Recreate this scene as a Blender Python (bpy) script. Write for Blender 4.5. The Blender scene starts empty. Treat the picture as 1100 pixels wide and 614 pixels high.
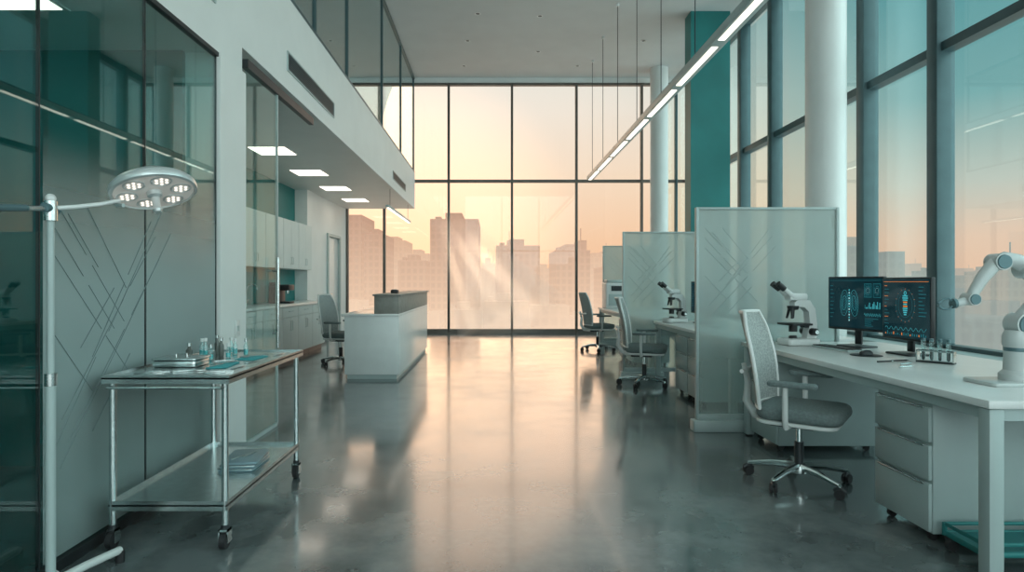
import bpy, math, random
from mathutils import Vector, Matrix
random.seed(7)
scene = bpy.context.scene
COL = scene.collection
pi = math.pi
try:
    scene.view_settings.view_transform = 'Standard'
    scene.view_settings.look = 'None'
except Exception:
    pass

# ------------------------------------------------------------------ materials
def nodes(m):
    m.use_nodes = True
    nt = m.node_tree
    nt.nodes.clear()
    return nt, nt.nodes, nt.links

def mat(name, c, rough=0.5, metal=0.0, emit=0.0, ec=None, var=0.06, scale=6.0, bump=0.0, coat=0.0):
    m = bpy.data.materials.new(name)
    nt, N, L = nodes(m)
    out = N.new('ShaderNodeOutputMaterial')
    b = N.new('ShaderNodeBsdfPrincipled')
    L.new(b.outputs[0], out.inputs[0])
    tc = N.new('ShaderNodeTexCoord')
    no = N.new('ShaderNodeTexNoise')
    no.inputs['Scale'].default_value = scale
    no.inputs['Detail'].default_value = 3
    L.new(tc.outputs['Object'], no.inputs['Vector'])
    ramp = N.new('ShaderNodeValToRGB')
    ramp.color_ramp.elements[0].position = 0.3
    ramp.color_ramp.elements[1].position = 0.7
    ramp.color_ramp.elements[0].color = (c[0]*(1-var), c[1]*(1-var), c[2]*(1-var), 1)
    ramp.color_ramp.elements[1].color = (min(1, c[0]*(1+var)), min(1, c[1]*(1+var)), min(1, c[2]*(1+var)), 1)
    L.new(no.outputs[0], ramp.inputs[0])
    L.new(ramp.outputs[0], b.inputs['Base Color'])
    b.inputs['Roughness'].default_value = rough
    b.inputs['Metallic'].default_value = metal
    b.inputs['Coat Weight'].default_value = coat
    if emit > 0:
        e = ec or c
        b.inputs['Emission Color'].default_value = (e[0], e[1], e[2], 1)
        b.inputs['Emission Strength'].default_value = emit
    if bump > 0:
        bp = N.new('ShaderNodeBump')
        bp.inputs['Strength'].default_value = bump
        bp.inputs['Distance'].default_value = 0.01
        L.new(no.outputs[0], bp.inputs['Height'])
        L.new(bp.outputs[0], b.inputs['Normal'])
    return m

def glass(name, tint=(0.9, 0.97, 0.96), base=0.05, rough=0.01, graze=1.0):
    m = bpy.data.materials.new(name)
    nt, N, L = nodes(m)
    out = N.new('ShaderNodeOutputMaterial')
    t = N.new('ShaderNodeBsdfTransparent'); t.inputs[0].default_value = (*tint, 1)
    g = N.new('ShaderNodeBsdfGlossy'); g.inputs['Roughness'].default_value = rough
    g.inputs[0].default_value = (0.92, 1, 1, 1)
    lw = N.new('ShaderNodeLayerWeight'); lw.inputs[0].default_value = 0.5
    p = N.new('ShaderNodeMath'); p.operation = 'POWER'; p.inputs[1].default_value = 4.0
    L.new(lw.outputs['Facing'], p.inputs[0])
    ma = N.new('ShaderNodeMath'); ma.operation = 'MULTIPLY_ADD'
    ma.inputs[1].default_value = (1-base)*graze; ma.inputs[2].default_value = base
    L.new(p.outputs[0], ma.inputs[0])
    mx = N.new('ShaderNodeMixShader')
    L.new(ma.outputs[0], mx.inputs[0]); L.new(t.outputs[0], mx.inputs[1]); L.new(g.outputs[0], mx.inputs[2])
    L.new(mx.outputs[0], out.inputs[0])
    return m

def frosted(name, col=(0.75, 0.82, 0.8), clear=0.3, rough=0.3, fade=None, tc_col=(0.88, 0.97, 0.96), trw=0.5, grad=None):
    m = bpy.data.materials.new(name)
    nt, N, L = nodes(m)
    out = N.new('ShaderNodeOutputMaterial')
    t = N.new('ShaderNodeBsdfTransparent'); t.inputs[0].default_value = (*tc_col, 1)
    d = N.new('ShaderNodeBsdfDiffuse'); d.inputs[0].default_value = (*col, 1)
    tr = N.new('ShaderNodeBsdfTranslucent'); tr.inputs[0].default_value = (*col, 1)
    g = N.new('ShaderNodeBsdfGlossy'); g.inputs['Roughness'].default_value = rough
    a = N.new('ShaderNodeMixShader'); a.inputs[0].default_value = trw
    L.new(d.outputs[0], a.inputs[1]); L.new(tr.outputs[0], a.inputs[2])
    b = N.new('ShaderNodeMixShader'); b.inputs[0].default_value = clear
    tc = N.new('ShaderNodeTexCoord'); no = N.new('ShaderNodeTexNoise'); no.inputs['Scale'].default_value = 1.5
    sp = N.new('ShaderNodeSeparateXYZ'); L.new(tc.outputs['Object'], sp.inputs[0])
    L.new(tc.outputs['Object'], no.inputs['Vector'])
    mm = N.new('ShaderNodeMath'); mm.operation = 'MULTIPLY_ADD'
    mm.inputs[1].default_value = 0.2; mm.inputs[2].default_value = clear-0.1
    L.new(no.outputs[0], mm.inputs[0])
    if grad:
        gr = N.new('ShaderNodeMapRange'); gr.interpolation_type = 'SMOOTHSTEP'
        gr.inputs[1].default_value = grad[0]; gr.inputs[2].default_value = grad[1]
        gr.inputs[3].default_value = grad[2]-0.1; gr.inputs[4].default_value = grad[3]-0.1
        L.new(sp.outputs[2], gr.inputs[0]); L.new(gr.outputs[0], mm.inputs[2])
    L.new(mm.outputs[0], b.inputs[0])
    L.new(a.outputs[0], b.inputs[1]); L.new(t.outputs[0], b.inputs[2])
    c = N.new('ShaderNodeMixShader')
    lw = N.new('ShaderNodeLayerWeight'); lw.inputs[0].default_value = 0.2
    L.new(lw.outputs['Fresnel'], c.inputs[0])
    L.new(b.outputs[0], c.inputs[1]); L.new(g.outputs[0], c.inputs[2])
    last = c
    if fade:
        mr = N.new('ShaderNodeMapRange'); mr.interpolation_type = 'SMOOTHSTEP'
        mr.inputs[1].default_value = fade[0]; mr.inputs[2].default_value = fade[1]
        L.new(sp.outputs[2], mr.inputs[0])
        t2 = N.new('ShaderNodeBsdfTransparent')
        last = N.new('ShaderNodeMixShader')
        L.new(mr.outputs[0], last.inputs[0]); L.new(c.outputs[0], last.inputs[1]); L.new(t2.outputs[0], last.inputs[2])
    L.new(last.outputs[0], out.inputs[0])
    return m

def emis(name, c, s):
    m = bpy.data.materials.new(name)
    nt, N, L = nodes(m)
    out = N.new('ShaderNodeOutputMaterial'); e = N.new('ShaderNodeEmission')
    e.inputs[0].default_value = (*c, 1); e.inputs[1].default_value = s
    L.new(e.outputs[0], out.inputs[0])
    return m

def floor_mat():
    m = bpy.data.materials.new('polished_concrete')
    nt, N, L = nodes(m)
    out = N.new('ShaderNodeOutputMaterial'); b = N.new('ShaderNodeBsdfPrincipled')
    L.new(b.outputs[0], out.inputs[0])
    tc = N.new('ShaderNodeTexCoord')
    n1 = N.new('ShaderNodeTexNoise'); n1.inputs['Scale'].default_value = 3.0; n1.inputs['Detail'].default_value = 8; n1.inputs['Roughness'].default_value = 0.62
    n2 = N.new('ShaderNodeTexNoise'); n2.inputs['Scale'].default_value = 0.9; n2.inputs['Detail'].default_value = 4
    L.new(tc.outputs['Object'], n1.inputs['Vector']); L.new(tc.outputs['Object'], n2.inputs['Vector'])
    av = N.new('ShaderNodeMath'); av.operation = 'ADD'; L.new(n1.outputs[0], av.inputs[0]); L.new(n2.outputs[0], av.inputs[1])
    hv = N.new('ShaderNodeMath'); hv.operation = 'MULTIPLY'; hv.inputs[1].default_value = 0.5; L.new(av.outputs[0], hv.inputs[0])
    r = N.new('ShaderNodeValToRGB')
    r.color_ramp.elements[0].position = 0.39; r.color_ramp.elements[0].color = (0.052, 0.068, 0.071, 1)
    r.color_ramp.elements[1].position = 0.61; r.color_ramp.elements[1].color = (0.175, 0.198, 0.200, 1)
    L.new(hv.outputs[0], r.inputs[0]); L.new(r.outputs[0], b.inputs['Base Color'])
    rr = N.new('ShaderNodeMapRange'); rr.inputs[1].default_value = 0.36; rr.inputs[2].default_value = 0.64
    rr.inputs[3].default_value = 0.12; rr.inputs[4].default_value = 0.27
    L.new(hv.outputs[0], rr.inputs[0])
    L.new(rr.outputs[0], b.inputs['Roughness'])
    b.inputs['Specular IOR Level'].default_value = 1.0
    b.inputs['Coat Weight'].default_value = 0.5
    b.inputs['Coat Roughness'].default_value = 0.10
    b.inputs['Coat IOR'].default_value = 1.6
    return m

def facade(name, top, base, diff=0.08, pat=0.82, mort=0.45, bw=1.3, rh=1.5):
    """facade with haze painted as emission, paler towards the ground, faint window grid"""
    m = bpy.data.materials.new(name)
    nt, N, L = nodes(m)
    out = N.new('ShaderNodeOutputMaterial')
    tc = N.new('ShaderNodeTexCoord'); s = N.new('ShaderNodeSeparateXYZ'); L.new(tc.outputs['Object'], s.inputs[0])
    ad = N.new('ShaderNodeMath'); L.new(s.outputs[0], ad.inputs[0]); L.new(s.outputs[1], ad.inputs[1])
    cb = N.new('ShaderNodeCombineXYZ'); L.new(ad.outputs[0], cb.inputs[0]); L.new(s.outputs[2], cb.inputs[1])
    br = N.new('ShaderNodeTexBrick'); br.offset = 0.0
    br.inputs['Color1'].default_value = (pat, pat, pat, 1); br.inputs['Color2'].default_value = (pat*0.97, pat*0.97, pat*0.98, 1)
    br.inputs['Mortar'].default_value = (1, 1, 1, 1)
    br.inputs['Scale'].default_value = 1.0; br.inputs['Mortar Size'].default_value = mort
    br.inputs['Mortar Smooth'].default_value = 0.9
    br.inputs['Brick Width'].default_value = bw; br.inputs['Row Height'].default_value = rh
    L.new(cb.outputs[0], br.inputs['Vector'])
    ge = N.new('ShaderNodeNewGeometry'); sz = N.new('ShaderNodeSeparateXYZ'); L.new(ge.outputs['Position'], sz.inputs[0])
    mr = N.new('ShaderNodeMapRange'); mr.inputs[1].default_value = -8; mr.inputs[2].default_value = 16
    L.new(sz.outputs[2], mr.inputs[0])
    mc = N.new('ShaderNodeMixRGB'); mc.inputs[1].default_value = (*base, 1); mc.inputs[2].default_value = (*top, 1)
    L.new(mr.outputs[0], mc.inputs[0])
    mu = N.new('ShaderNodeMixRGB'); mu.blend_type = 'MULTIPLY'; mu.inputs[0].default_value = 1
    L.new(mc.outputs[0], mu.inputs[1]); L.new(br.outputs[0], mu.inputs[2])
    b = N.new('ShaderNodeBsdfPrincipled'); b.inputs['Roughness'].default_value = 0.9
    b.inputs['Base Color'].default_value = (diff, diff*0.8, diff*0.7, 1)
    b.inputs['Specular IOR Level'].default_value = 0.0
    L.new(mu.outputs[0], b.inputs['Emission Color']); b.inputs['Emission Strength'].default_value = 1.0  # self-glow carries the painted haze
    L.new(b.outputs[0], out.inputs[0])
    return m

WHITE = mat('white_paint', (0.72, 0.745, 0.73), 0.5, var=0.03, scale=2)
CEIL = mat('ceiling_paint', (0.50, 0.53, 0.53), 0.7, var=0.03, scale=2)
TEAL = mat('teal_paint', (0.012, 0.17, 0.165), 0.5, var=0.12, scale=1.5)
DTEAL = mat('dark_teal_wall', (0.012, 0.14, 0.14), 0.6, var=0.1, scale=2)
FRAME = mat('dark_teal_aluminium', (0.06, 0.11, 0.12), 0.4, 0.3, var=0.08)
FRAMEG = mat('grey_aluminium', (0.14, 0.13, 0.115), 0.4, 0.3, var=0.08)
DARK = mat('black_anodised', (0.03, 0.035, 0.038), 0.4, 0.3)
BLACK = mat('black_plastic', (0.015, 0.016, 0.018), 0.4)
STEEL = mat('brushed_stainless', (0.58, 0.63, 0.63), 0.24, 1.0, var=0.08, scale=30)
CHROME = mat('chrome', (0.75, 0.79, 0.79), 0.12, 1.0)
PLAST = mat('white_plastic', (0.68, 0.70, 0.69), 0.35, var=0.02, coat=0.2)
SILVER = mat('silver_lamp_shell', (0.66, 0.70, 0.70), 0.28, 0.5, var=0.03)
ROBOT = mat('pale_grey_robot_shell', (0.52, 0.56, 0.555), 0.3, 0.0, var=0.02, coat=0.3)
LAMIN = mat('white_laminate', (0.74, 0.76, 0.75), 0.28, var=0.03, coat=0.1)
CABW = mat('white_cabinet_lacquer', (0.64, 0.68, 0.66), 0.65, var=0.02)
METALW = mat('pale_powder_coated_steel', (0.40, 0.48, 0.475), 0.4, 0.0, var=0.03)
PEDC = mat('grey_teal_drawer_steel', (0.36, 0.43, 0.425), 0.4, 0.0, var=0.03)
PACK = mat('blue_grey_packs', (0.22, 0.33, 0.37), 0.5, 0.2, var=0.08)
FABRIC = mat('grey_upholstery', (0.15, 0.19, 0.19), 0.9, var=0.15, scale=60, bump=0.3)
MESHF = mat('grey_mesh_fabric', (0.33, 0.36, 0.35), 0.8, var=0.25, scale=90, bump=0.3)
STONE = mat('taupe_stone', (0.27, 0.26, 0.235), 0.5, var=0.12, scale=12)
BLUE = mat('teal_blue_cloth', (0.05, 0.35, 0.38), 0.85, var=0.1, scale=40, bump=0.2)
AMBER = mat('dark_glass_bottle', (0.10, 0.11, 0.10), 0.12)
LIQ = mat('teal_liquid', (0.05, 0.4, 0.42), 0.15)
JOINT = mat('grey_blue_joint_cap', (0.10, 0.18, 0.20), 0.35, 0.3)
RUBBER = mat('rubber', (0.02, 0.02, 0.022), 0.7)
FLOOR = floor_mat()
GL_OUT = glass('window_glass', (0.98, 0.99, 0.99), 0.02)
GL_R = glass('tinted_window_glass', (0.90, 0.98, 0.98), 0.03)
GL_IN = glass('partition_glass', (0.74, 0.89, 0.88), 0.06, graze=0.85)
GL_DOOR = glass('door_glass', (0.86, 0.95, 0.94), 0.04, graze=0.3)
GL_MEZ = glass('mezzanine_glass', (0.7, 0.8, 0.8), 0.32)
GL_VIAL = glass('vial_glass', (0.85, 0.95, 0.95), 0.12)
FROST_L = frosted('frosted_film', (0.56, 0.66, 0.655), 0.40, 0.35, fade=(1.2, 2.02), grad=(0.3, 1.3, 0.64, 0.38), trw=0.3)
FROST_P = frosted('frosted_screen_glass', (0.66, 0.75, 0.74), 0.34, 0.25, tc_col=(0.86, 0.97, 0.97), trw=0.55, grad=(0.4, 1.6, 0.72, 0.34))
ETCH = mat('etched_line', (0.15, 0.20, 0.20), 0.3)
ETCHW = mat('etched_line_grey', (0.34, 0.41, 0.41), 0.3)
LED = emis('led_panel', (1.0, 0.88, 0.74), 4)
LEDC = emis('linear_led', (1.0, 0.88, 0.74), 3)
LEDS = emis('surgical_led', (1.0, 0.93, 0.82), 1.3)
LEDF = mat('lamp_reflector_face', (0.5, 0.52, 0.51), 0.3, emit=0.16, ec=(1.0, 0.92, 0.8))
SCR = mat('screen_glass', (0.008, 0.018, 0.025), 0.1, emit=0.25, ec=(0.01, 0.06, 0.08))
UI_C = emis('ui_cyan', (0.08, 0.55, 0.62), 0.75)
UI_D = emis('ui_dim', (0.03, 0.26, 0.31), 0.6)
UI_W = emis('ui_white', (0.45, 0.85, 0.9), 0.8)
UI_O = emis('ui_orange', (1.0, 0.30, 0.07), 0.75)

# ------------------------------------------------------------------ mesh builder
class M:
    def __init__(s):
        s.v = []; s.f = []; s.mi = []; s.mats = []
    def _m(s, m):
        if m not in s.mats: s.mats.append(m)
        return s.mats.index(m)
    def add(s, v, f, m, T=None):
        o = len(s.v); k = s._m(m)
        for p in v:
            p = Vector(p)
            if T is not None: p = T @ p
            s.v.append(tuple(p))
        for q in f:
            s.f.append([i+o for i in q]); s.mi.append(k)
    def rings(s, rs, m, T=None, cap=True, closed=False):
        n = len(rs[0]); v = [p for r in rs for p in r]; f = []
        K = len(rs)
        for i in range(K if closed else K-1):
            a = i*n; b = ((i+1) % K)*n
            for j in range(n):
                f.append([a+j, a+(j+1) % n, b+(j+1) % n, b+j])
        if cap and not closed:
            f.append(list(range(n))[::-1]); f.append([(K-1)*n+j for j in range(n)])
        s.add(v, f, m, T)
    def box(s, x0, x1, y0, y1, z0, z1, m, b=0.0, T=None, r=None):
        if x0 > x1: x0, x1 = x1, x0
        if y0 > y1: y0, y1 = y1, y0
        if z0 > z1: z0, z1 = z1, z0
        if b <= 0 and not r:
            v = [(x0, y0, z0), (x1, y0, z0), (x1, y1, z0), (x0, y1, z0), (x0, y0, z1), (x1, y0, z1), (x1, y1, z1), (x0, y1, z1)]
            f = [[3, 2, 1, 0], [4, 5, 6, 7], [0, 1, 5, 4], [1, 2, 6, 5], [2, 3, 7, 6], [3, 0, 4, 7]]
            s.add(v, f, m, T); return s
        r = r if r else b
        h = min(x1-x0, y1-y0)/2-1e-4
        r = min(r, h); b = min(b, (z1-z0)/2-1e-4, h)
        cs = 2 if r < 0.03 else 5; es = 2 if b < 0.02 else 4
        cx, cy, hx, hy = (x0+x1)/2, (y0+y1)/2, (x1-x0)/2, (y1-y0)/2
        def outline(i, z):
            rr = max(r-i, 0.0003); pts = []
            for q, (sx, sy) in enumerate([(1, 1), (-1, 1), (-1, -1), (1, -1)]):
                ox = cx+sx*(hx-i-rr); oy = cy+sy*(hy-i-rr)
                for k in range(cs+1):
                    a = pi/2*q+pi/2*k/cs
                    pts.append((ox+rr*math.cos(a), oy+rr*math.sin(a), z))
            return pts
        rs = []
        if b > 0:
            for k in range(es+1):
                a = pi/2*k/es; rs.append(outline(b*(1-math.sin(a)), z0+b*(1-math.cos(a))))
            for k in range(es, -1, -1):
                a = pi/2*k/es; rs.append(outline(b*(1-math.sin(a)), z1-b*(1-math.cos(a))))
        else:
            rs = [outline(0, z0), outline(0, z1)]
        s.rings(rs, m, T); return s
    def tube(s, pts, r, m, n=10, closed=False, T=None, rad=None):
        P = [Vector(p) for p in pts]; K = len(P); rs = []
        up = None
        for i in range(K):
            if closed: d = P[(i+1) % K]-P[i-1]
            else: d = P[min(i+1, K-1)]-P[max(i-1, 0)]
            if d.length < 1e-9: d = Vector((0, 0, 1))
            d.normalize()
            if up is None:
                up = Vector((0, 0, 1)) if abs(d.z) < 0.9 else Vector((1, 0, 0))
            up = (up-d*up.dot(d))
            if up.length < 1e-5: up = Vector((0, 1, 0))-d*d.y
            up.normalize(); sd = d.cross(up)
            R = rad[i] if rad else r
            rs.append([P[i]+(up*math.cos(2*pi*j/n)+sd*math.sin(2*pi*j/n))*R for j in range(n)])
        s.rings(rs, m, T, closed=closed); return s
    def cyl(s, p0, p1, r, m, r1=None, n=20, T=None):
        return s.tube([p0, p1], r, m, n=n, T=T, rad=[r, r if r1 is None else r1])
    def lathe(s, prof, m, org=(0, 0, 0), axis=(0, 0, 1), n=28, T=None):
        q = Vector((0, 0, 1)).rotation_difference(Vector(axis).normalized()).to_matrix().to_4x4()
        A = Matrix.Translation(org) @ q
        if T is not None: A = T @ A
        rs = [[(r*math.cos(2*pi*j/n), r*math.sin(2*pi*j/n), z) for j in range(n)] for r, z in prof]
        s.rings(rs, m, A); return s
    def ball(s, c, r, m, n=16, T=None, sz=1.0):
        prof = [(max(1e-4, r*math.sin(pi*k/8)), -r*sz*math.cos(pi*k/8)) for k in range(9)]
        return s.lathe(prof, m, c, n=n, T=T)
    def prism(s, poly, a0, a1, axis, m, T=None):
        def P(u, w, a):
            return {'x': (a, u, w), 'y': (u, a, w), 'z': (u, w, a)}[axis]
        s.rings([[P(u, w, a0) for u, w in poly], [P(u, w, a1) for u, w in poly]], m, T); return s
    def mesh(s, name, sharp=35):
        import bmesh
        me = bpy.data.meshes.new(name)
        me.from_pydata(s.v, [], s.f)
        for m in s.mats: me.materials.append(m)
        me.polygons.foreach_set('material_index', s.mi)
        bm = bmesh.new(); bm.from_mesh(me)
        bmesh.ops.recalc_face_normals(bm, faces=bm.faces)
        lim = math.radians(sharp)
        for f in bm.faces: f.smooth = True
        for e in bm.edges:
            if len(e.link_faces) == 2:
                if e.calc_face_angle(0) > lim: e.smooth = False
        bm.to_mesh(me); bm.free()
        return me

def obj(name, mb, parent=None, loc=None, rot=None, label=None, cat=None, kind=None, group=None):
    o = bpy.data.objects.new(name, mb.mesh(name) if mb else None)
    COL.objects.link(o)
    if parent: o.parent = parent
    if loc: o.location = loc
    if rot: o.rotation_euler = rot
    if label: o['label'] = label
    if cat: o['category'] = cat
    if kind: o['kind'] = kind
    if group: o['group'] = group
    if not mb: o.empty_display_size = 0.1
    return o

def thing(name, label, cat, loc=(0, 0, 0), rz=0, group=None, scale=None):
    o = obj(name, None, None, loc, (0, 0, rz), label, cat, None, group)
    if scale: o.scale = (scale,)*3
    return o

def copy_thing(o, loc, rz=None, label=None, parent=None, top=True):
    n = o.copy(); COL.objects.link(n)
    if top:
        n.location = loc
        if rz is not None: n.rotation_euler = (0, 0, rz)
        if label: n['label'] = label
    else:
        n.parent = parent
    for c in o.children:
        copy_thing(c, None, parent=n, top=False)
    return n

def struct(name, mb, label=None):
    return obj(name, mb, kind='structure', label=label)

# ------------------------------------------------------------------ room shell
YF = 15.36; ZC = 6.45; XR = 5.0; XL = -1.98; YB = -3.0
struct('floor', M().box(-5.2, XR+0.2, YB, YF+0.2, -0.2, 0, FLOOR))
struct('ceiling', M().box(-5.2, XR+0.2, YB, YF+0.2, ZC, ZC+0.25, CEIL))
struct('wall_back', M().box(-5.2, -1.6, YB-0.15, YB, 0, ZC, WHITE).box(4.6, XR+0.2, YB-0.15, YB, 0, ZC, WHITE).box(-1.6, 4.6, YB-0.15, YB, 6.1, ZC, WHITE).box(-1.6, 4.6, YB-0.15, YB, 0, 0.3, WHITE))  # unseen back wall, opened wide to let fill light in
w = M()
for x in (-1.6, 0.47, 2.54, 4.6): w.box(x-0.03, x+0.03, YB-0.12, YB, 0.3, 6.1, FRAME)
w.box(-1.6, 4.6, YB-0.12, YB, 3.0, 3.08, FRAME)
o = struct('window_fill', w)  # unseen window added behind the camera for fill light
obj('glass_pane', M().box(-1.6, 4.6, YB-0.07, YB-0.06, 0.3, 6.1, GL_OUT), o)
b = M()
b.box(-5.2, XL, YB, 4.77, 2.94, 4.05, WHITE)
b.box(-5.2, XL, 4.77, YF-0.12, 3.15, 4.05, WHITE)
struct('wall_bulkhead', b)
struct('wall_left', M().box(-5.2, -3.97, 4.6, 12.1, 0, 3.15, TEAL))
struct('wall_outer', M().box(-5.35, -5.2, YB, YF, 0, ZC, WHITE))
struct('wall_left_rear', M().box(-5.2, -3.72, 12.1, 13.5, 0, 3.15, WHITE).box(-5.2, -3.72, 14.62, YF, 0, 3.15, WHITE).box(-5.2, -3.72, 13.5, 14.62, 2.4, 3.15, WHITE).box(-5.2, -4.0, 13.5, 14.62, 0, 2.4, WHITE))
struct('wall_divider', M().box(-5.2, XL-0.0, 4.34, 4.6, 0, 2.94, WHITE).box(XL-0.22, XL+0.03, 4.32, 4.77, 0, 2.94, WHITE))
struct('wall_mezzanine', M().box(-4.6, -4.5, YB, YF-0.2, 4.05, ZC, METALW))
struct('wall_lab_rear', M().box(-4.7, -4.6, YB, 4.34, 0, 2.94, DTEAL).box(-4.6, -2.2, 4.28, 4.34, 0, 2.94, DTEAL))
struct('wall_corner', M().box(3.75, 4.5, 11.5, 11.85, 0, ZC, TEAL))
struct('wall_front_header', M().box(-3.72, XR, YF-0.12, YF, 6.33, ZC, WHITE))
struct('baseboard_left', M().box(-3.72, -3.7, 12.1, 13.45, 0, 0.1, FRAME).box(-3.72, -3.7, 14.67, YF-0.1, 0, 0.1, FRAME))

d = thing('door_1', 'white flush door with steel lever in pale wall', 'door'); d['kind'] = 'structure'
obj('door_leaf', M().box(-3.79, -3.74, 13.58, 14.54, 0.01, 2.33, LAMIN, b=0.004), d)
obj('door_frame', M().box(-3.8, -3.68, 13.5, 13.57, 0, 2.4, METALW).box(-3.8, -3.68, 14.55, 14.62, 0, 2.4, METALW).box(-3.8, -3.68, 13.57, 14.55, 2.34, 2.4, METALW), d)
obj('door_handle', M().cyl((-3.74, 13.66, 1.03), (-3.68, 13.66, 1.03), 0.012, CHROME).cyl((-3.68, 13.65, 1.03), (-3.68, 13.8, 1.03), 0.011, CHROME), d)

mull = [-3.70, -2.76, -1.13, 0.47, 2.1, 3.75, 4.36, 4.62, 4.93]
w = M()
for x in mull: w.box(x-0.03, x+0.03, YF-0.1, YF+0.02, 0.0, 6.33, FRAMEG if x < 4 else FRAME, b=0.005)
for z, h in ((0.0, 0.12), (3.82, 0.07), (6.27, 0.06)):
    w.box(-3.72, XR, YF-0.09, YF+0.02, z, z+h, FRAMEG)
o = struct('window_1', w)
obj('glass_pane', M().box(-3.72, 4.15, YF-0.03, YF-0.02, 0.1, 6.3, GL_OUT).box(4.15, XR, YF-0.03, YF-0.02, 0.1, 6.3, GL_R), o)
ys = [6.63+1.3*k for k in range(-7, 7)]
w = M()
for y in ys:
    w.box(XR-0.2, XR, y-0.08, y+0.08, 0.55, ZC, FRAME, b=0.008)
for z, h in ((0.55, 0.08), (3.80, 0.1), (6.3, 0.15)):
    w.box(XR-0.15, XR, YB, YF-0.1, z, z+h, FRAME)
o = struct('window_2', w)
obj('glass_pane', M().box(XR-0.05, XR-0.04, YB, YF-0.1, 0.6, 6.35, GL_R), o)
struct('wall_right', M().box(XR-0.15, XR+0.1, YB, YF-0.12, 0, 0.55, FRAME))
struct('trim_1', M().box(XR-0.42, XR-0.02, YB, YF-0.14, 0.55, 0.59, METALW, b=0.006), 'window sill board')

w = M()
for y in (1.2, 3.0, 4.9, 6.8, 8.3, 10.9, 13.1, 15.2):
    w.box(XL-0.06, XL-0.01, y-0.02, y+0.02, 4.05, ZC, FRAME)
w.box(XL-0.07, XL, YB, YF-0.14, 4.05, 4.09, FRAME).box(XL-0.07, XL, YB, YF-0.14, ZC-0.05, ZC, FRAME)
o = struct('window_3', w)
obj('glass_pane', M().box(XL-0.04, XL-0.03, YB, YF-0.14, 4.09, ZC-0.04, GL_MEZ), o)

def column(x, y, r):
    m = M().lathe([(r+0.03, 0), (r+0.03, 0.12), (r, 0.125), (r, ZC)], WHITE, (x, y, 0), n=48)
    obj('round_column', m, label='white painted round structural column by the window wall', cat='column', group='round columns')
column(4.42, 8.05, 0.245)
column(4.0, 14.6, 0.21)

for k, (x, y) in enumerate([(-0.55, 12.9), (-0.3, 11.6), (1.0, 13.5), (3.2, 12.9), (-0.7, 14.4), (2.0, 14.4), (0.9, 11.7)]):
    t = thing('recessed_downlight', 'small recessed ceiling downlight with dark trim ring', 'light', (x, y, ZC), group='ceiling downlights')
    obj('trim_ring', M().lathe([(0.055, -0.002), (0.06, -0.01), (0.045, -0.012), (0.04, -0.001)], PLAST), t)
    obj('lens', M().lathe([(0.04, -0.001), (0.038, -0.005)], DARK), t)

def vent(y0, y1, z0, z1, n):
    t = thing('air_vent', 'slotted linear air grille set in white bulkhead', 'vent', (XL, y0, z0), group='bulkhead air grilles')
    L_ = y1-y0; H = z1-z0
    f = M().box(0, 0.012, 0, L_, 0, 0.015, METALW).box(0, 0.012, 0, L_, H-0.015, H, METALW).box(0, 0.012, 0, 0.015, 0.015, H-0.015, METALW).box(0, 0.012, L_-0.015, L_, 0.015, H-0.015, METALW)
    obj('vent_frame', f, t)
    g = M().box(0.0005, 0.002, 0.015, L_-0.015, 0.015, H-0.015, DARK)
    for i in range(n):
        z = 0.02+(H-0.04)*(i+0.5)/n
        g.box(0.002, 0.009, 0.015, L_-0.015, z-0.004, z+0.004, FRAME)
    obj('louvre', g, t)
vent(5.8, 7.5, 3.33, 3.52, 7)
vent(3.75, 4.3, 3.28, 3.42, 5)
vent(11.9, 13.6, 3.33, 3.5, 7)

for y in (8.5, 10.2, 11.9, 13.6):
    t = thing('ceiling_panel_light', 'square recessed led panel in white soffit', 'light', (-3.1, y, 3.15), group='soffit panel lights')
    obj('panel_frame', M().box(-0.27, 0.27, -0.27, 0.27, -0.008, 0, PLAST), t)
    obj('diffuser', M().box(-0.25, 0.25, -0.25, 0.25, -0.012, -0.008, LED), t)
for x, y in ((-2.85, 3.35), (-2.95, 1.3)):
    t = thing('ceiling_panel_light', 'square recessed led panel in the lab room ceiling', 'light', (x, y, 2.94), group='lab panel lights')
    obj('panel_frame', M().box(-0.3, 0.3, -0.3, 0.3, -0.008, 0, PLAST), t)
    obj('diffuser', M().box(-0.27, 0.27, -0.27, 0.27, -0.012, -0.008, LED), t)

# ------------------------------------------------------------------ glass partition
gp = thing('glass_partition', 'floor-to-ceiling tinted glass partition with frosted etched film', 'partition', (XL, 0, 0))
f = M()
f.box(-0.03, 0.03, YB, 4.32, 0, 0.05, DARK).box(-0.02, 0.02, YB, 4.32, 2.91, 2.94, DARK)
for y in (1.2, 2.63, 3.43, 4.305):
    f.box(-0.008, 0.008, y-0.003, y+0.003, 0.05, 2.91, DARK)
obj('partition_frame', f, gp)
obj('glass_panel', M().box(-0.006, 0.006, YB, 4.3, 0.05, 2.91, GL_IN), gp)
obj('frosted_film', M().box(0.0065, 0.0075, 2.65, 3.42, 0.06, 2.05, FROST_L).box(0.0065, 0.0075, 3.44, 4.29, 0.06, 2.05, FROST_L), gp)
SEG = [((0, 1), (.6, .45)), ((0, .88), (.5, .42)), ((0, .76), (.75, .1)), ((.1, .95), (.35, .72)), ((0, .42), (.3, .14)),
       ((.05, .05), (.95, .9)), ((.1, -.06), (1, .78)), ((.3, .3), (.9, .98)), ((.2, .35), (.5, .62)), ((.25, 1.0), (.62, .62)), ((.3, -.05), (.66, .28))]
rs_ = random.Random(3)
DASH = []
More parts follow.
